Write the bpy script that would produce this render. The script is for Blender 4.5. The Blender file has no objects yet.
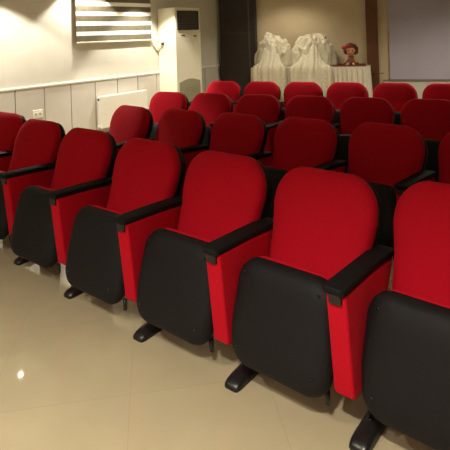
import bpy, bmesh, math, random
from mathutils import Vector, Matrix
random.seed(7)
SC = bpy.context.scene
COL = SC.collection
PI = math.pi

# ------------------------------------------------------------------ helpers
def link(o, parent=None):
    COL.objects.link(o)
    if parent is not None:
        o.parent = parent
    return o

def obj(name, bm, mat, parent=None, smooth=True, bevel=0, sub=0, auto=None):
    me = bpy.data.meshes.new(name)
    bmesh.ops.recalc_face_normals(bm, faces=bm.faces[:])
    bm.to_mesh(me); bm.free()
    for p in me.polygons:
        p.use_smooth = smooth
    if auto is not None:
        me.set_sharp_from_angle(angle=math.radians(auto))
    me.materials.append(mat)
    o = bpy.data.objects.new(name, me)
    link(o, parent)
    if bevel:
        b = o.modifiers.new('bevel', 'BEVEL'); b.width = bevel; b.segments = 3; b.limit_method = 'ANGLE'
    if sub:
        s = o.modifiers.new('sub', 'SUBSURF'); s.levels = sub; s.render_levels = sub
    return o

def tag(o, label=None, cat=None, group=None, kind=None):
    if label: o['label'] = label
    if cat: o['category'] = cat
    if group: o['group'] = group
    if kind: o['kind'] = kind
    return o

def empty(name, loc, rz=0):
    o = bpy.data.objects.new(name, None)
    o.empty_display_size = .1
    o.location = loc; o.rotation_euler = (0, 0, rz)
    return link(o)

def add_box(bm, x0, x1, y0, y1, z0, z1, M=None):
    vs = [bm.verts.new((x, y, z)) for x in (x0, x1) for y in (y0, y1) for z in (z0, z1)]
    for f in ((0,1,3,2),(4,6,7,5),(0,4,5,1),(2,3,7,6),(0,2,6,4),(1,5,7,3)):
        bm.faces.new([vs[i] for i in f])
    if M is not None:
        for v in vs: v.co = M @ v.co
    return vs

def box(*a, M=None):
    bm = bmesh.new(); add_box(bm, *a, M=M); return bm

def add_cyl(bm, c, r, h, n=20, axis='Z', r2=None):
    M = Matrix.Translation(c)
    if axis == 'X': M = M @ Matrix.Rotation(PI/2, 4, 'Y')
    if axis == 'Y': M = M @ Matrix.Rotation(-PI/2, 4, 'X')
    bmesh.ops.create_cone(bm, cap_ends=True, segments=n, radius1=r, radius2=r if r2 is None else r2, depth=h, matrix=M)

def cyl(c, r, h, n=20, axis='Z', r2=None):
    bm = bmesh.new(); add_cyl(bm, c, r, h, n, axis, r2); return bm

def prism(pts, axis, a, b):
    """closed profile extruded along an axis; pts 2D"""
    bm = bmesh.new()
    def mk(p, t):
        if axis == 'X': return (t, p[0], p[1])
        if axis == 'Y': return (p[0], t, p[1])
        return (p[0], p[1], t)
    A = [bm.verts.new(mk(p, a)) for p in pts]; B = [bm.verts.new(mk(p, b)) for p in pts]
    n = len(pts)
    for i in range(n):
        bm.faces.new((A[i], A[(i+1) % n], B[(i+1) % n], B[i]))
    bm.faces.new(A); bm.faces.new(B[::-1])
    return bm

def rounded(corners, radii, n=8):
    """round a 2D convex polygon"""
    out = []
    N = len(corners)
    for i in range(N):
        p = Vector(corners[i]); a = Vector(corners[i-1]); b = Vector(corners[(i+1) % N]); r = radii[i]
        if r <= 0: out.append(tuple(p)); continue
        da = (a-p).normalized(); db = (b-p).normalized()
        half = da.angle(db)/2
        d = r/math.tan(half); c = p + (da+db).normalized()*(r/math.sin(half))
        s = p+da*d-c; e = p+db*d-c
        a0 = math.atan2(s.y, s.x); a1 = math.atan2(e.y, e.x)
        dd = (a1-a0+PI) % (2*PI)-PI
        for k in range(n+1):
            t = a0+dd*k/n
            out.append((c.x+r*math.cos(t), c.y+r*math.sin(t)))
    return out

def pillow(outline, rings, M, cen=None):
    """outline: 2D points (x,h); rings: (scale, depth) from front centre to back; M maps (x,depth,h) to place"""
    bm = bmesh.new()
    n = len(outline)
    cx = sum(p[0] for p in outline)/n; cy = sum(p[1] for p in outline)/n
    if cen: cx, cy = cen
    R = []
    for s, d in rings:
        R.append([bm.verts.new(M @ Vector((cx+(p[0]-cx)*s, d, cy+(p[1]-cy)*s))) for p in outline])
    for A, B in zip(R, R[1:]):
        for i in range(n):
            bm.faces.new((A[i], A[(i+1) % n], B[(i+1) % n], B[i]))
    c0 = bm.verts.new(M @ Vector((cx, rings[0][1], cy))); c1 = bm.verts.new(M @ Vector((cx, rings[-1][1], cy)))
    for i in range(n):
        bm.faces.new((c0, R[0][(i+1) % n], R[0][i])); bm.faces.new((c1, R[-1][i], R[-1][(i+1) % n]))
    return bm

# ------------------------------------------------------------------ materials
def nt(name):
    m = bpy.data.materials.new(name); m.use_nodes = True
    t = m.node_tree; b = t.nodes['Principled BSDF']
    return m, t, b

def mat(name, col, rough=.5, metal=0, noise=0, nscale=30, bump=0, bscale=300, sheen=0, spec=.5, emit=None, es=0, trans=0):
    m, t, b = nt(name)
    b.inputs['Base Color'].default_value = (*col, 1)
    b.inputs['Roughness'].default_value = rough
    b.inputs['Metallic'].default_value = metal
    b.inputs['Specular IOR Level'].default_value = spec
    tc = t.nodes.new('ShaderNodeTexCoord')
    if noise:
        nz = t.nodes.new('ShaderNodeTexNoise'); nz.inputs['Scale'].default_value = nscale; nz.inputs['Detail'].default_value = 4
        t.links.new(tc.outputs['Object'], nz.inputs['Vector'])
        mr = t.nodes.new('ShaderNodeMapRange'); mr.inputs['From Min'].default_value = .3; mr.inputs['From Max'].default_value = .7
        mr.inputs['To Min'].default_value = 1-noise; mr.inputs['To Max'].default_value = 1+noise
        t.links.new(nz.outputs['Fac'], mr.inputs['Value'])
        mx = t.nodes.new('ShaderNodeVectorMath'); mx.operation = 'SCALE'
        mx.inputs[0].default_value = col
        t.links.new(mr.outputs['Result'], mx.inputs['Scale'])
        t.links.new(mx.outputs['Vector'], b.inputs['Base Color'])
    if bump:
        n2 = t.nodes.new('ShaderNodeTexNoise'); n2.inputs['Scale'].default_value = bscale; n2.inputs['Detail'].default_value = 2
        t.links.new(tc.outputs['Object'], n2.inputs['Vector'])
        bp = t.nodes.new('ShaderNodeBump'); bp.inputs['Strength'].default_value = bump; bp.inputs['Distance'].default_value = .003
        t.links.new(n2.outputs['Fac'], bp.inputs['Height']); t.links.new(bp.outputs['Normal'], b.inputs['Normal'])
    if sheen:
        b.inputs['Sheen Weight'].default_value = sheen; b.inputs['Sheen Roughness'].default_value = .4
        b.inputs['Sheen Tint'].default_value = (1, .1, .12, 1)
    if emit:
        b.inputs['Emission Color'].default_value = (*emit, 1); b.inputs['Emission Strength'].default_value = es
    if trans:
        b.inputs['Subsurface Weight'].default_value = trans
    return m

RED = mat('red_upholstery', (.50, .003, .017), .85, noise=.045, nscale=90, bump=.2, bscale=420, sheen=.15, spec=.15)
BLACK = mat('black_moulded_plastic', (.0080, .0075, .0090), .62, noise=.15, nscale=50, bump=.15, bscale=500, spec=.22)
ARMB = mat('black_armrest_rubber', (.007, .007, .008), .65, spec=.15, noise=.1, nscale=60)
GLOSSB = mat('black_gloss_plastic', (.006, .006, .007), .22, spec=.5, noise=.1)
METALB = mat('black_painted_steel', (.012, .011, .012), .3, spec=.5, noise=.1)
WALLM = mat('cream_wall_paint', (.64, .605, .52), .8, noise=.04, nscale=3, bump=.08, bscale=120)
BACKM = mat('beige_back_wall_paint', (.58, .475, .31), .85, noise=.04, nscale=3)
PANELM = mat('white_wainscot_board', (.57, .535, .47), .5, noise=.03, nscale=5)
RAILM = mat('white_rail_paint', (.80, .76, .66), .45, noise=.02)
GROOVE = mat('grey_joint', (.12, .11, .10), .8, noise=.1)
CEIL = mat('white_ceiling_paint', (.75, .72, .66), .9, noise=.02)
DARKW = mat('dark_brown_wood', (.022, .014, .013), .5, noise=.25, nscale=6)
BROWNW = mat('brown_wood', (.115, .041, .013), .5, noise=.2, nscale=7)
STRIP = mat('grey_metal_strip', (.10, .085, .075), .4, metal=.4, noise=.1)
SCREEN = mat('grey_projection_fabric', (.40, .37, .46), .75, noise=.02, nscale=4)
SCRB = mat('screen_bottom_bar', (.20, .185, .18), .5, noise=.05)
ACW = mat('white_ac_plastic', (.80, .76, .60), .4, noise=.02)
ACG = mat('dark_grille', (.03, .026, .022), .5, noise=.1)
ACI = mat('grey_green_intake', (.30, .29, .20), .6, noise=.12, nscale=40)
RADW = mat('white_radiator_enamel', (.78, .75, .66), .35, noise=.02)
DARKK = mat('dark_knob', (.05, .04, .035), .5, noise=.1)
SOCK = mat('white_socket_plastic', (.82, .79, .70), .4, noise=.02)
SOCKD = mat('socket_recess', (.33, .30, .25), .5, noise=.05)
CLOTH = mat('cream_satin_cloth', (.68, .63, .50), .55, noise=.05, nscale=20)
TULLE = mat('ivory_tulle', (.64, .59, .45), .8, noise=.10, nscale=25, bump=.5, bscale=28)
TRAY = mat('red_brown_tray', (.16, .045, .03), .4, noise=.1)
SKIN = mat('doll_skin', (.60, .28, .14), .5, noise=.05)
HAIR = mat('auburn_doll_hair', (.11, .018, .010), .7, noise=.35, nscale=60, bump=.8, bscale=90)
BOWM = mat('red_bow_fabric', (.42, .015, .02), .6, noise=.1)
DRESS = mat('brown_doll_dress', (.12, .045, .025), .7, noise=.2, nscale=30)
EYE = mat('doll_eye', (.02, .014, .012), .25, noise=.05)
LAMPE = mat('lamp_glass', (1, .9, .7), .3, emit=(1, .86, .6), es=60, noise=.01)
LAMPR = mat('lamp_ring', (.7, .68, .63), .3, metal=.5, noise=.02)
PIPE = mat('white_pipe_wrap', (.74, .71, .62), .6, noise=.05)
BLINDD = mat('olive_blind_band', (.125, .105, .064), .85, noise=.12, nscale=15)
BLINDL = mat('sheer_white_blind_band', (.92, .90, .85), .7, noise=.01)
BLBAR = mat('blind_bottom_bar', (.66, .60, .46), .4, noise=.02)

def floor_material():
    m, t, b = nt('polished_beige_tile')
    tc = t.nodes.new('ShaderNodeTexCoord')
    mp = t.nodes.new('ShaderNodeMapping'); mp.inputs['Rotation'].default_value = (0, 0, math.radians(-47)); mp.inputs['Location'].default_value = (.13, .21, 0)
    t.links.new(tc.outputs['Object'], mp.inputs['Vector'])
    br = t.nodes.new('ShaderNodeTexBrick'); br.offset = 0; br.squash = 1
    br.inputs['Scale'].default_value = 1; br.inputs['Brick Width'].default_value = .6; br.inputs['Row Height'].default_value = .6
    br.inputs['Mortar Size'].default_value = .0022; br.inputs['Mortar Smooth'].default_value = .2; br.inputs['Bias'].default_value = 0
    br.inputs['Color1'].default_value = (.43, .372, .25, 1); br.inputs['Color2'].default_value = (.42, .364, .245, 1)
    br.inputs['Mortar'].default_value = (.385, .332, .225, 1)
    t.links.new(mp.outputs['Vector'], br.inputs['Vector'])
    nz = t.nodes.new('ShaderNodeTexNoise'); nz.inputs['Scale'].default_value = 2.2; nz.inputs['Detail'].default_value = 6
    t.links.new(tc.outputs['Object'], nz.inputs['Vector'])
    mr = t.nodes.new('ShaderNodeMapRange'); mr.inputs['From Min'].default_value = .3; mr.inputs['From Max'].default_value = .7
    mr.inputs['To Min'].default_value = .93; mr.inputs['To Max'].default_value = 1.07
    t.links.new(nz.outputs['Fac'], mr.inputs['Value'])
    sc = t.nodes.new('ShaderNodeVectorMath'); sc.operation = 'SCALE'
    t.links.new(br.outputs['Color'], sc.inputs[0]); t.links.new(mr.outputs['Result'], sc.inputs['Scale'])
    t.links.new(sc.outputs['Vector'], b.inputs['Base Color'])
    b.inputs['Roughness'].default_value = .045
    b.inputs['Specular IOR Level'].default_value = .55
    return m
FLOORM = floor_material()

# ------------------------------------------------------------------ setting
XW = -6.47
CY = 8.05                      # left/back corner
TH = .33                       # the back wall runs at this angle
ZC = 2.52
X1 = 3.6; Y0 = -3.6
bdir = Vector((math.cos(TH), math.sin(TH), 0)); bn = Vector((-math.sin(TH), math.cos(TH), 0))
MB = Matrix.Translation((XW, CY, 0)) @ Matrix.Rotation(TH, 4, 'Z')     # back-wall frame: x along wall, y outwards (behind), z up
BL = (X1-XW)/math.cos(TH)
YB = CY+(X1-XW)*math.tan(TH)

def struct(name, bm, m, **k):
    return tag(obj(name, bm, m, smooth=False, **k), kind='structure')

struct('floor', prism([(XW-.1, Y0-.1), (X1+.1, Y0-.1), (X1+.1, YB+.1), (XW-.1, CY+.06)], 'Z', -.08, 0), FLOORM)
struct('ceiling', prism([(XW-.1, Y0-.1), (X1+.1, Y0-.1), (X1+.1, YB+.1), (XW-.1, CY+.06)], 'Z', ZC, ZC+.08), CEIL)
struct('wall_left', box(XW-.1, XW, Y0-.1, CY+.05, 0, ZC), WALLM)
struct('wall_right', box(X1, X1+.1, Y0-.1, YB+.1, 0, ZC), WALLM)
struct('wall_front', box(XW, X1, Y0-.1, Y0, 0, ZC), WALLM)
struct('wall_back', box(0, BL, 0, .1, 0, ZC, M=MB), BACKM)

# wainscot boards of the left wall (grooves show between them)
ZR = .868
bm = box(XW, XW+.004, Y0, CY-.02, 0, ZR); struct('trim_1', bm, GROOVE)
bm = bmesh.new()
y = 3.52-.443*18
while y < CY-.1:
    add_box(bm, XW+.004, XW+.016, max(y+.007, Y0+.01), min(y+.436, CY-.06), .002, ZR); y += .443
struct('trim_2', bm, PANELM)
bm = prism([(XW, ZR-.012), (XW+.018, ZR-.012), (XW+.03, ZR+.004), (XW+.03, ZR+.02), (XW+.018, ZR+.028), (XW, ZR+.028)], 'Y', Y0+.01, CY-.06)
struct('trim_3', bm, RAILM)
# dark timber cladding beside the corner, brown post, low panels under the screen
bm = bmesh.new()
add_box(bm, .05, .655, -.16, 0, 0, ZC, M=MB)
struct('trim_4', bm, DARKW, bevel=.006)
struct('trim_5', box(.655, .69, -.145, 0, 0, ZC, M=MB), STRIP)
struct('trim_6', box(.69, .80, -.16, 0, 0, ZC, M=MB), DARKW, bevel=.005)
struct('trim_7', box(.06, .65, -.166, -.158, 1.535, 1.545, M=MB), BROWNW)
struct('trim_8', box(2.925, 3.135, -.10, 0, 0, ZC, M=MB), BROWNW, bevel=.006)
bm = bmesh.new()
s = 3.22
for w in (.74, .85, .85, .85, .85, .85):
    add_box(bm, s, s+w-.012, -.022, 0, .002, .555, M=MB); s += w
struct('trim_9', bm, PANELM)
struct('trim_10', box(3.2, BL-.1, -.035, 0, .558, .578, M=MB), SCRB)
struct('trim_11', box(2.90, 3.22, -.125, -.103, .700, .712, M=MB), BROWNW)

# ------------------------------------------------------------------ window blind (zebra roller)
bl = empty('roller_blind', (XW, 5.28, 1.46))
tag(bl, 'striped roller blind with olive and white bands on the left wall', 'blind')
y0, y1 = -.77, .775
bars = bmesh.new(); light = bmesh.new()
z = .018; per = .1555
dk = []
k = 0
zz = .024
while zz < ZC-1.46-.12:
    add_box(bars, .052, .056, y0, y1, zz, zz+.092)
    add_box(light, .052, .056, y0, y1, zz+.092, min(zz+per, ZC-1.46-.1)); zz += per
obj('dark_bands', bars, BLINDD, bl, smooth=False)
obj('sheer_bands', light, BLINDL, bl, smooth=False)
bb = bmesh.new(); add_box(bb, .044, .064, y0-.005, y1+.005, 0, .024); obj('bottom_bar', bb, BLBAR, bl, smooth=False, bevel=.005)
hr = bmesh.new(); add_box(hr, 0, .09, y0-.01, y1+.01, ZC-1.46-.11, ZC-1.46-.005); obj('head_box', hr, RAILM, bl, smooth=False, bevel=.01)

# window behind the blind
wf = bmesh.new()
add_box(wf, XW, XW+.02, 4.56, 5.99, 1.50, 2.36)
w = struct('window_1', wf, GROOVE)
fr = bmesh.new()
for a in ((4.54, 4.60, 1.49, 2.38), (5.95, 6.01, 1.49, 2.38), (4.54, 6.01, 1.49, 1.54), (4.54, 6.01, 2.33, 2.38), (5.25, 5.30, 1.49, 2.38)):
    add_box(fr, XW, XW+.03, *a)
obj('window_frame', fr, RAILM, w, smooth=False)

# ------------------------------------------------------------------ radiator
rd = empty('radiator', (XW+.02, 5.36, .11))
tag(rd, 'white panel radiator on the left wall below the striped blind', 'radiator')
def rp(*a): return box(*a)
bm = bmesh.new()
add_box(bm, .075, .10, -.49, .49, .0, .50)
obj('front_panel', bm, RADW, rd, smooth=False, bevel=.008)
bm = bmesh.new(); add_box(bm, .012, .034, -.485, .485, .015, .485)
obj('rear_panel', bm, RADW, rd, smooth=False, bevel=.006)
for s in (-1, 1):
    obj('side_cover', box(.010, .098, s*.493-.004, s*.493+.004, .01, .497), RADW, rd, smooth=False)
bm = bmesh.new()
add_box(bm, .012, .098, -.49, .49, .496, .504)
obj('top_grille', bm, RADW, rd, smooth=False)
obj('bleed_valve', cyl((.055, -.503, .455), .017, .014, 16, 'Y'), DARKK, rd)
obj('valve', cyl((.055, -.51, .035), .017, .03, 16, 'Y'), RADW, rd)
for yy in (-.35, .35): obj('bracket', box(-.005, .012, yy-.02, yy+.02, .05, .45), RADW, rd, smooth=False)

# ------------------------------------------------------------------ socket
so = empty('wall_socket', (XW+.016, 3.846, .49))
tag(so, 'white double wall socket on the wainscot above the front row', 'socket')
obj('plate', box(0, .012, -.078, .078, -.058, .058), SOCK, so, smooth=False, bevel=.004)
for s in (-1, 1):
    bm = bmesh.new(); add_box(bm, .012, .015, s*.034-.028, s*.034+.028, -.028, .03)
    c = obj('outlet', bm, SOCK, so, smooth=False, bevel=.002)
    obj('hole', cyl((.0152, s*.034, .004), .017, .002, 18, 'X'), SOCKD, c)

# ------------------------------------------------------------------ air conditioner
ac = empty('air_conditioner', (XW+.005, 6.59, 0))
tag(ac, 'tall white floor-standing air conditioner with dark louvred outlet', 'air conditioner')
D = .44; W = .335
obj('body', box(.005, D, -W, W, .03, 2.02), ACW, ac, smooth=False, bevel=.012)
obj('base_plinth', box(.03, D-.01, -W+.01, W-.01, 0, .03), ACG, ac, smooth=False)
vt = obj('outlet_recess', box(D-.004, D+.004, -.275, .265, 1.635, 1.955), ACG, ac, smooth=False)
bm = bmesh.new()
for i in range(8):
    zc = 1.66+i*.038
    add_box(bm, D+.002, D+.012, -.255, .245, zc-.0015, zc+.010)
obj('louvre', bm, mat('louvre_grey', (.10, .085, .07), .5, noise=.05), vt, smooth=False)
bm = bmesh.new()
for a in ((-.285, -.268, 1.625, 1.965), (.258, .275, 1.625, 1.965), (-.285, .275, 1.952, 1.967), (-.285, .275, 1.623, 1.638)):
    add_box(bm, D, D+.012, *a)
obj('outlet_frame', bm, ACG, vt, smooth=False)
obj('badge', box(D, D+.004, -.19, -.10, 1.522, 1.542), DARKK, ac, smooth=False)
obj('display', box(D, D+.004, .135, .205, 1.50, 1.522), DARKK, ac, smooth=False)
pts = [(-.275, .08)] + [(-.275+.55*i/12, .695+.055*math.sin(PI*i/12)) for i in range(13)] + [(.275, .08)]
ig = obj('intake_panel', prism(pts, 'X', D-.004, D+.005), ACI, ac, smooth=False)
bm = bmesh.new()
for i in range(10): add_box(bm, D+.005, D+.009, -.26, .26, .12+i*.055, .126+i*.055)
obj('intake_slats', bm, ACI, ig, smooth=False)
# refrigerant pipe from the wall to the cabinet side
def tube(pts, r, n=14):
    bm = bmesh.new(); rows = []
    for i, p in enumerate(pts):
        p = Vector(p); t = (Vector(pts[min(i+1, len(pts)-1)])-Vector(pts[max(i-1, 0)])).normalized()
        a = t.cross(Vector((0, 0, 1))).normalized(); b2 = t.cross(a)
        rows.append([bm.verts.new(p+a*r*math.cos(2*PI*k/n)+b2*r*math.sin(2*PI*k/n)) for k in range(n)])
    for A, B in zip(rows, rows[1:]):
        for k in range(n): bm.faces.new((A[k], A[(k+1) % n], B[(k+1) % n], B[k]))
    bm.faces.new(rows[0]); bm.faces.new(rows[-1][::-1])
    return bm
obj('refrigerant_pipe', tube([(.0, -.515, 1.472), (.04, -.505, 1.470), (.075, -.48, 1.464), (.10, -.44, 1.452), (.12, -.40, 1.435), (.13, -.36, 1.415), (.135, -.336, 1.39)], .017), PIPE, ac)
obj('pipe_fitting', cyl((.135, -.350, 1.395), .026, .04, 16, 'Y'), DARKK, ac)

# ------------------------------------------------------------------ projection screen
ps = empty('projection_screen', MB @ Vector((4.9, -.03, .56)), TH)
tag(ps, 'large grey projection screen hanging on the back wall at right', 'screen')
obj('screen_fabric', box(-1.575, 1.6, -.012, -.006, .03, ZC-.56-.10), SCREEN, ps, smooth=False)
obj('bottom_bar', box(-1.59, 1.62, -.022, .004, .0, .032), SCRB, ps, smooth=False, bevel=.006)
obj('screen_case', box(-1.62, 1.65, -.07, .025, ZC-.56-.10, ZC-.56-.004), RAILM, ps, smooth=False, bevel=.01)

# ------------------------------------------------------------------ skirted table, tulle, tray, doll
TZ = .86
def bw(s, off, z): return MB @ Vector((s, off, z))
tb = empty('skirted_table', bw(1.80, -.34, 0), TH)
tag(tb, 'long table with pleated cream skirt against the back wall', 'table')
obj('tabletop', box(-.95, 1.145, -.27, .27, TZ-.03, TZ-.004), BROWNW, tb, smooth=False)
for sx in (-.90, 1.08):
    for sy in (-.22, .22):
        obj('leg', box(sx-.02, sx+.02, sy-.02, sy+.02, 0, TZ-.03), METALB, tb, smooth=False)
def skirt():
    bm = bmesh.new()
    path = []
    x0, x1, ya, yb = -.96, 1.155, -.28, .28
    def seg(a, b, n):
        for i in range(n): path.append((a[0]+(b[0]-a[0])*i/n, a[1]+(b[1]-a[1])*i/n))
    seg((x0, yb), (x0, ya), 64); seg((x0, ya), (x1, ya), 272); seg((x1, ya), (x1, yb), 64); path.append((x1, yb))
    nor = lambda i: ((-1, 0) if i < 64 else (0, -1) if i < 336 else (1, 0))
    rows = []
    for zi in range(7):
        t = zi/6; z = TZ-t*(TZ-.015); row = []
        for i, (px, py) in enumerate(path):
            nx, ny = nor(i); a = (.034+.030*t)*(.5+.5*math.cos(i*2*PI/11+.6*math.sin(i*.11)))+.012*t
            row.append(bm.verts.new((px+nx*a, py+ny*a, z)))
        rows.append(row)
    for A, B in zip(rows, rows[1:]):
        for i in range(len(A)-1): bm.faces.new((A[i], A[i+1], B[i+1], B[i]))
    return bm
obj('table_skirt', skirt(), CLOTH, tb)
obj('tablecloth', box(-.965, 1.16, -.285, .285, TZ-.004, TZ+.004), CLOTH, tb, smooth=False, bevel=.003)

from mathutils import noise as mn
def heap(s, off, w, h, dep, label, seed, lean=0, drop=.55, dw=.9):
    """crumpled tulle piled on the table; its front falls over the table edge as one drape"""
    rnd = random.Random(seed); ph = [rnd.uniform(0, 6.28) for _ in range(6)]
    root = empty('tulle_heap', bw(s, off, TZ+.006), TH)
    tag(root, label, 'fabric', 'tulle heaps on the table')
    bm = bmesh.new(); NA, NR = 150, 44; rings = []
    for j in range(NR+1):
        t = j/NR; ring = []
        for i in range(NA):
            a = 2*PI*i/NA; ca, sa = math.cos(a), math.sin(a)
            v = Vector((ca*1.3+seed, sa*1.3, t*2.0))
            fold = mn.fractal(Vector((ca*2.2+seed*3, sa*2.2, t*1.6)), .9, 2.1, 3)*.24
            cr = mn.fractal(Vector((ca*t*4+seed, sa*t*4, t*3)), .7, 2.2, 4)*.11
            r = (math.sin(t*PI/2)**.62)*(.93+fold*min(1, 2.5*t))+abs(math.sin(5*a+ph[0]+4*t))*.06*t
            z = h*(math.cos(t*PI/2)**.72)*(1+.25*mn.noise(v))+cr*math.sin(PI*min(1, t*1.1))*.8
            z = max(z, .003*(1 if t > .97 else 3))
            r = max(0, min(r, 1.12))
            ring.append(bm.verts.new((r*w*ca+lean*z, max(-dep*1.02, min(dep*1.02, r*dep*sa)), z)))
        rings.append(ring)
    for A, B in zip(rings, rings[1:]):
        for i in range(NA): bm.faces.new((A[i], A[(i+1) % NA], B[(i+1) % NA], B[i]))
    bm.faces.new(rings[-1][::-1])
    bmesh.ops.remove_doubles(bm, verts=bm.verts[:], dist=1e-5)
    obj('mound', bm, TULLE, root)
    if drop:
        bm = bmesh.new(); N = 110; rows = []
        e = -.29-off-.34                                  # table edge in heap coordinates
        prof = [(-.11, h*.80), (-.17, h*.58), (-.21, h*.32), (e-.035, .045), (e-.058, -.02), (e-.066, -.10), (e-.075, -.25), (e-.085, -.40), (e-.09, -drop)]
        for j, (oy, z) in enumerate(prof):
            t = j/(len(prof)-1); row = []
            for i in range(N+1):
                u = i/N*2-1
                fo = .075*abs(mn.noise(Vector((u*3.6*w/.4+seed, t*.9, 1.3))))+.020*abs(math.sin(u*9*w/.4+ph[1]+1.5*t+2*mn.noise(Vector((u*2, seed, t)))))
                row.append(bm.verts.new((u*w*dw*(.72+.28*min(1, t*2)), oy-fo*min(1, .4+t*2), z+((.16*mn.noise(Vector((u*3, seed, t*2)))-.22*h*abs(u)**2.5*4) if j < 2 else (-.3*h*abs(u)**3 if j == 2 else 0))+(.05*mn.noise(Vector((u*4, seed, 9))) if j == len(prof)-1 else 0))))
            rows.append(row)
        for A, B in zip(rows, rows[1:]):
            for i in range(N): bm.faces.new((A[i], A[i+1], B[i+1], B[i]))
        d = obj('drape', bm, TULLE, root)
        sm = d.modifiers.new('thick', 'SOLIDIFY'); sm.thickness = .006
    return root
heap(1.19, -.34, .35, .58, .21, 'tall mound of ivory tulle at the left end of the skirted table', 3, .04)
heap(1.965, -.34, .41, .55, .21, 'wide mound of ivory tulle between the tall mound and the doll', 11.5)

ty = empty('tray', bw(2.61, -.40, TZ+.005), TH)
tag(ty, 'flat red-brown tray on the right end of the skirted table', 'tray')
obj('tray_base', box(-.27, .31, -.16, .16, 0, .014), TRAY, ty, smooth=False, bevel=.004)
bm = bmesh.new()
for a in ((-.27, .31, -.16, -.148), (-.27, .31, .148, .16), (-.27, -.258, -.148, .148), (.298, .31, -.148, .148)):
    add_box(bm, *a, .014, .034)
obj('tray_rim', bm, TRAY, ty, smooth=False)

def ball(c, r, sub=3, sc=(1, 1, 1)):
    bm = bmesh.new(); bmesh.ops.create_icosphere(bm, subdivisions=sub, radius=r)
    for v in bm.verts: v.co = Vector((v.co.x*sc[0]+c[0], v.co.y*sc[1]+c[1], v.co.z*sc[2]+c[2]))
    return bm
dl = empty('doll', bw(2.665, -.40, TZ+.024), TH)
dl.scale = (1.2, 1.2, 1.2)
tag(dl, 'small doll with auburn curls and a red bow sitting on the tray', 'doll')
# torso, arms, legs: a seated figure in one dress
bm = bmesh.new()
prof = [(.075, 0), (.085, .02), (.08, .05), (.062, .085), (.045, .115), (.03, .135), (.022, .15)]
rings = [[bm.verts.new((r*1.25*math.cos(2*PI*i/28)*(1+.05*math.sin(7*2*PI*i/28)*(z < .06)), r*.8*math.sin(2*PI*i/28), z)) for i in range(28)] for r, z in prof]
for A, B in zip(rings, rings[1:]):
    for i in range(28): bm.faces.new((A[i], A[(i+1) % 28], B[(i+1) % 28], B[i]))
bm.faces.new(rings[0][::-1]); bm.faces.new(rings[-1])
obj('dress', bm, DRESS, dl)
def limb(p, q, ra, rb):
    bm = bmesh.new(); p = Vector(p); q = Vector(q); d = (q-p); M = Matrix.Translation((p+q)/2) @ d.to_track_quat('Z', 'Y').to_matrix().to_4x4()
    bmesh.ops.create_cone(bm, cap_ends=True, segments=14, radius1=ra, radius2=rb, depth=d.length, matrix=M)
    bmesh.ops.create_icosphere(bm, subdivisions=2, radius=rb*1.15, matrix=Matrix.Translation(q))
    return bm
for s in (-1, 1):
    obj('arm', limb((s*.048, -.01, .115), (s*.085, -.05, .05), .018, .014), SKIN, dl)
    obj('leg', limb((s*.035, -.05, .022), (s*.05, -.125, .020), .020, .016), SKIN, dl)
hz = .215
hd = obj('head', ball((0, 0, hz), .075, 4, (.95, .95, 1.05)), SKIN, dl)
obj('nose', ball((0, -.072, hz-.012), .010, 2), SKIN, hd)
for s in (-1, 1): obj('eye', ball((s*.027, -.066, hz+.006), .010, 2, (1, .5, 1.2)), EYE, hd)
obj('mouth', ball((0, -.067, hz-.035), .012, 2, (1.2, .4, .4)), BOWM, hd)
bm = bmesh.new()
rr = random.Random(5)
for i in range(70):
    a = rr.uniform(0, 2*PI); e = rr.uniform(-.7, 1.5)
    d = Vector((math.cos(a)*math.cos(e), math.sin(a)*math.cos(e), math.sin(e)))
    if d.y < -.35 and d.z < .62: continue
    bmesh.ops.create_icosphere(bm, subdivisions=2, radius=rr.uniform(.028, .040), matrix=Matrix.Translation(Vector((0, .008, hz+.008))+d*.078))
obj('hair', bm, HAIR, dl)
bm = bmesh.new()
for s in (-1, 1):
    bmesh.ops.create_icosphere(bm, subdivisions=2, radius=.03, matrix=Matrix.Translation((-.065+s*.030, -.07, hz+.065+s*.012)) @ Matrix.Diagonal((1.15, .5, .95, 1)))
bmesh.ops.create_icosphere(bm, subdivisions=2, radius=.014, matrix=Matrix.Translation((-.065, -.082, hz+.065)))
obj('bow', bm, BOWM, dl)

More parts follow.
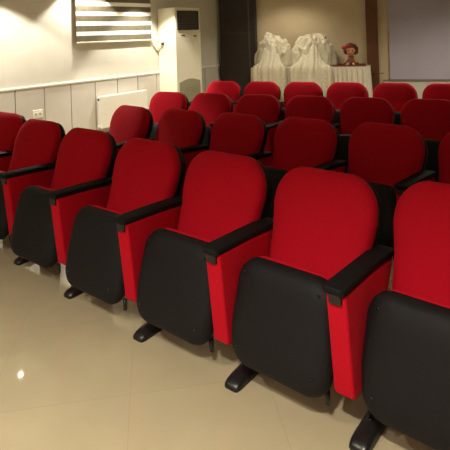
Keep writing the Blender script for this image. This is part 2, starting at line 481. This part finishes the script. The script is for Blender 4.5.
# ------------------------------------------------------------------ the seat
PITCH = .60
AW = .084                        # armrest panel width
def side_standard(root, x):
    """upholstered side panel, armrest, cup, post and foot about the line x"""
    h = AW/2
    pr = rounded([(-.040, .588), (.002, .175), (.215, .175), (.425, .558)], [.012, .02, .05, .01], 5)
    sp = obj('side_panel', prism(pr, 'X', x-h, x+h), RED, root, bevel=.026, auto=60)
    # armrest pad, plan outline with rounded nose, swelling at the rear
    pl = rounded([(-h-.004, -.062), (h+.004, -.062), (h+.002, .20), (h+.006, .44), (-h-.006, .44), (-h-.002, .20)], [.018, .018, .3, .015, .015, .3], 5)
    bm = bmesh.new()
    L = []
    for ins, z in ((.92, .584), (1, .589), (1, .602), (.975, .609), (.90, .612)):
        L.append([bm.verts.new((x+p[0]*ins, .19+(p[1]-.19)*(1-(1-ins)*.25), z-.055*max(0, p[1]-.05))) for p in pl])
    n = len(pl)
    for A, B in zip(L, L[1:]):
        for i in range(n): bm.faces.new((A[i], A[(i+1) % n], B[(i+1) % n], B[i]))
    bm.faces.new(L[0][::-1]); bm.faces.new(L[-1])
    ar = obj('armrest', bm, ARMB, root, auto=45)
    obj('armrest_end_cap', box(x-.027, x+.027, -.050, -.015, .543, .588), GLOSSB, ar, smooth=False, bevel=.007)
    # post + foot
    obj('post', box(x-.026, x+.026, .22, .36, .03, .40), METALB, root, smooth=False, bevel=.008)
    ft = bmesh.new()
    N = 14
    rows = []
    prof = [(-.008, .022, .010), (-.001, .032, .022), (.02, .036, .032), (.05, .036, .040), (.15, .036, .046), (.36, .036, .046), (.44, .034, .030), (.455, .026, .018)]
    for yy, hw, hh in prof:
        r = []
        for i in range(N):
            a = PI*i/(N-1)
            ca = math.cos(a); r.append(ft.verts.new((x+.050+hw*1.12*math.copysign(abs(ca)**.6, ca), yy, hh*max(0,math.sin(a))**.6)))
        rows.append(r)
    for A, B in zip(rows, rows[1:]):
        for i in range(N): ft.faces.new((A[i], A[(i+1) % N], B[(i+1) % N], B[i]))
    ft.faces.new(rows[0]); ft.faces.new(rows[-1][::-1])
    f = obj('foot', ft, METALB, root, auto=60)
    obj('foot_bolt', cyl((x+.050, .12, .043), .009, .012, 12), GLOSSB, f)

def back_outline(w, h0, h1, r, wb):
    """narrow between the armrests, wider above them, arched top"""
    base = rounded([(-wb/2, h0), (wb/2, h0), (wb/2+.004, .20), (w/2, .33), (w/2-.010, h1), (-w/2+.010, h1), (-w/2, .33), (-wb/2-.004, .20)], [.03, .03, .10, .10, r, r, .10, .10], 9)
    return [(x, z+(.026*(1-(x/(w/2))**2) if z > h1-.16 else 0)*min(1, (z-(h1-.16))/.16)) for x, z in base]

def make_seat(detail=True):
    root = empty('theater_seat', (0, 0, 0))
    # backrest: recline about x
    rec = math.radians(20)
    Mb = Matrix.Translation((.010, .245, .40)) @ Matrix.Rotation(-rec, 4, 'X')
    ol = back_outline(.540, -.13, .500, .135, .495)
    obj('backrest_cushion', pillow(ol, [(.25, -.022), (.5, -.019), (.72, -.012), (.86, -.003), (.94, .008), (.985, .022), (1, .040), (1, .062), (.97, .075), (.9, .078)], Mb, cen=(0, .25)), RED, root, auto=70)
    os_ = back_outline(.552, -.12, .497, .14, .500)
    obj('back_shell', pillow(os_, [(.9, .066), (.985, .066), (1, .078), (.995, .105), (.94, .125), (.7, .135), (.3, .138)], Mb, cen=(0, .25)), BLACK, root, auto=70)
    # folded seat pan: black moulded underside towards the front, red cushion behind it
    po = rounded([(-.236, 0), (.236, 0), (.254, .17), (.240, .428), (-.240, .428), (-.254, .17)], [.095, .095, .30, .09, .09, .30], 8)
    po = [(x, z+(.012*(1-(x/.24)**2) if z > .35 else 0)) for x, z in po]
    Mp = Matrix.Translation((0, -.034, .134)) @ Matrix.Rotation(-math.radians(15.5), 4, 'X')
    sp = obj('seat_pan', pillow(po, [(.25, -.046), (.5, -.044), (.72, -.038), (.85, -.029), (.93, -.017), (.98, .002), (1, .022), (.995, .036), (.96, .040), (.6, .042)], Mp, cen=(0, .235)), BLACK, root, auto=70)
    co = rounded([(-.215, .04), (.215, .04), (.238, .431), (-.238, .431)], [.06, .06, .09, .09], 8)
    co = [(x, z+(.012*(1-(x/.24)**2) if z > .37 else 0)) for x, z in co]
    obj('seat_cushion', pillow(co, [(.6, .039), (.97, .037), (1, .046), (.995, .062), (.96, .082), (.88, .10), (.5, .108)], Mp, cen=(0, .235)), RED, sp, auto=70)
    for s in (-1, 1):
        obj('hinge_pin', cyl((s*.205, .045, .115), .011, .055, 14), METALB, sp)
    if detail:
        for sx in (-1, 1):
            for zz in (.08, .375):
                bm = cyl((sx*.185, -.030, zz), .006, .012, 12, 'Y')
                bmesh.ops.transform(bm, matrix=Mp, verts=bm.verts[:])
                obj('screw', bm, GLOSSB, sp)
    side_standard(root, PITCH/2)
    return root

def copy_tree(o, parent=None):
    c = o.copy(); COL.objects.link(c)
    if parent is not None: c.parent = parent
    for ch in list(kids[o.name]): copy_tree(ch, c)
    return c
kids = {}
def snapshot(o):
    kids[o.name] = list(o.children)
    for c in o.children: snapshot(c)

# a second kind: a seat at the row's end carries a standard on both sides
seat0 = make_seat()
seatE = make_seat(); side_standard(seatE, -PITCH/2)
snapshot(seat0); snapshot(seatE)
used = {seat0.name: False, seatE.name: False}
def place_seat(x, y, rz, sc, label, group, end=False):
    p = seatE if end else seat0
    if not used[p.name]: used[p.name] = True; o = p
    else: o = copy_tree(p)
    o.location = (x, y, 0); o.rotation_euler = (0, 0, rz); o.scale = sc
    tag(o, label, 'seat', group)
    return o

# front row: measured armrest lines (x, y of the panel's lower front edge)
arms = [(-4.70, 1.90), (-4.03, 1.815), (-3.365, 1.752), (-2.705, 1.712), (-2.040, 1.688), (-1.455, 1.692), (-.888, 1.715), (-.318, 1.755)]
shift = (-.08, -.055, -.030, -.004, .004, .040, .054, .062)
arms = [(x+d, y) for (x, y), d in zip(arms, shift)]
front = ['front-row red seat at far left, cut off by the edge of the photo',
 'front-row red seat below the wall socket, second from the left edge',
 'front-row red seat with black pan, third from the left edge',
 'front-row red seat with black pan, fourth from the left edge',
 'front-row red seat with black pan, fifth from the left, at mid-row',
 'front-row red seat second from the right edge, its whole black pan in view',
 'largest front-row red seat, nearest, cut off by the right edge of the photo']
for i in range(7):
    a, b = Vector(arms[i]), Vector(arms[i+1]); d = b-a; m = (a+b)/2
    k = d.length/PITCH
    if i < 5:                                   # left part of the row: wider aisles between seats, measured from the right-hand armrest
        k = .99; m = b-d.normalized()*PITCH/2*k
    near = .986 if i < 4 else .995 if i == 4 else 1
    up = 1.025 if i < 4 else 1.015 if i in (4, 6) else 1
    place_seat(m.x*near, m.y*near, -.03+.0125*(6-i), (k, 1, up), front[i], 'front row of red seats', end=(i == 0))
def row(base, th, pitch, sc, labels, group, wx=1, turn=.15):
    for k, lb in enumerate(labels):
        q = Vector((base[0]+math.cos(th)*pitch*k, base[1]+math.sin(th)*pitch*k)); g = .455*sc; ya = th-turn
        q += Vector((-math.sin(th), math.cos(th)))*g-Vector((-math.sin(ya), math.cos(ya)))*g
        place_seat(q.x, q.y, ya, (pitch/PITCH*wx, sc, sc), lb, group, end=(k == 0))
row((-3.712, 2.808), .095, .613, .985,
    ['second-row red seat at the left end, in front of the radiator',
     'second-row red seat next to the left-end one, second from the row end',
     'second-row red seat third from the row\'s left end',
     'second-row red seat fourth from the row\'s left end',
     'second-row red seat fifth from the left end, black armrest showing at its right',
     'second-row red seat cut off by the right edge of the photo'], 'second row of red seats', .985)
row((-4.235, 3.91), .207, .590, .970,
    ['third-row red seat at the left end, below the tall air conditioner',
     'third-row red seat second from the row\'s left end',
     'third-row red seat third from the row\'s left end',
     'third-row red seat fourth from the row\'s left end',
     'third-row red seat fifth from the row\'s left end',
     'third-row red seat cut off by the right edge of the photo'], 'third row of red seats', turn=.04)
row((-4.471, 5.315), .242, .597, .957,
    ['back-row red seat at the left end, in front of the dark timber cladding',
     'back-row red seat second from the left, in front of the tulle\'s left side',
     'back-row red seat third from the left, below the wide tulle mound',
     'back-row red seat below the doll, fourth from the row\'s left end',
     'back-row red seat below the left edge of the grey screen',
     'back-row red seat farthest right, below the grey screen'], 'back row of red seats', turn=.04)

# ------------------------------------------------------------------ lamps
def downlight(x, y, label, power, size=106, blend=.35, col=(1, .87, .62), rad=.03, em=None, tilt=0):
    t = empty('ceiling_spotlight', (x, y, ZC)); tag(t, label, 'lamp', 'recessed ceiling spotlights')
    bm = bmesh.new()
    n = 28
    R = [[bm.verts.new((r*math.cos(2*PI*i/n), r*math.sin(2*PI*i/n), z)) for i in range(n)] for r, z in ((.055, -.001), (.055, -.008), (.038, -.010), (.036, -.003))]
    for A, B in zip(R, R[1:]):
        for i in range(n): bm.faces.new((A[i], A[(i+1) % n], B[(i+1) % n], B[i]))
    obj('ring', bm, LAMPR, t)
    obj('lens', cyl((0, 0, -.004), .027, .004, 24), em or LAMPE, t)
    ld = bpy.data.lights.new('spot', 'SPOT'); ld.energy = power; ld.spot_size = math.radians(size); ld.spot_blend = blend; ld.color = col; ld.shadow_soft_size = rad
    lo = bpy.data.objects.new('spot_beam', ld); link(lo, t); lo.location = (0, 0, -.02); lo.rotation_euler = (0, math.radians(tilt), 0)
    return t
WARM = (1, .945, .81)
downlight(-5.78, 3.10, 'recessed ceiling spotlight by the left wall, nearest the front', 200, 115, .22, WARM)
downlight(-6.25, 4.66, 'recessed ceiling spotlight by the left wall, above the striped blind', 205, 105, .25, WARM, tilt=2)
downlight(-5.85, 5.68, 'recessed ceiling spotlight by the left wall, before the air conditioner', 240, 88, .4, WARM, tilt=6)
FR = (1, .90, .73)
for x, y, p, sz, lb in ((-.3, -.1, 430, 124, 'over the front aisle, right of the others'), (-1.9, -.3, 200, 125, 'over the middle of the front aisle'),
                    (-3.3, -.9, 165, 125, 'over the front aisle at left'), (-1.0, -2.2, 260, 140, 'over the open floor in front of the rows')):
    downlight(x, y, 'unseen added fill lamp '+lb, p, sz, .7, FR, .07)  # fill lamps added out of view to brighten the floor and front seats
downlight(-3.6, 6.35, 'recessed ceiling spotlight over the back row at left', 100, 140, .6, FR, .06)
downlight(-1.2, 7.6, 'unseen fill lamp added behind the back row to light the screen', 230, 150, .6, FR, .06)  # added fill, lifts the grey screen and back wall
downlight(-4.75, 7.75, 'recessed ceiling spotlight above the skirted table', 70, 130, .6, FR, .06)

w = bpy.data.worlds.new('world'); SC.world = w; w.use_nodes = True
w.node_tree.nodes['Background'].inputs['Color'].default_value = (.9, .85, .8, 1)
w.node_tree.nodes['Background'].inputs['Strength'].default_value = .05

# ------------------------------------------------------------------ camera (tilt-free, shifted lens)
F, CX, CYP, ROLL, YAW = 496.58, 221.54, 32.836, .034, .674
fw = Vector((-math.sin(YAW), math.cos(YAW), 0)); r0 = Vector((math.cos(YAW), math.sin(YAW), 0)); u0 = Vector((0, 0, 1))
R = r0*math.cos(ROLL)-u0*math.sin(ROLL); U = u0*math.cos(ROLL)+r0*math.sin(ROLL)
cd = bpy.data.cameras.new('camera'); cam = bpy.data.objects.new('camera', cd); link(cam)
M = Matrix((R, U, -fw)).transposed().to_4x4(); M.translation = (0, 0, 1.55)
cam.matrix_world = M
cd.sensor_width = 36; cd.lens = F/450*36; cd.sensor_fit = 'HORIZONTAL'
cd.shift_x = (225-CX)/450; cd.shift_y = (CYP-225)/450
cd.clip_start = .05
SC.camera = cam
SC.view_settings.view_transform = 'Standard'; SC.view_settings.look = 'None'
SC.view_settings.gamma = 1; SC.view_settings.use_curve_mapping = False
SC.view_settings.exposure = 0
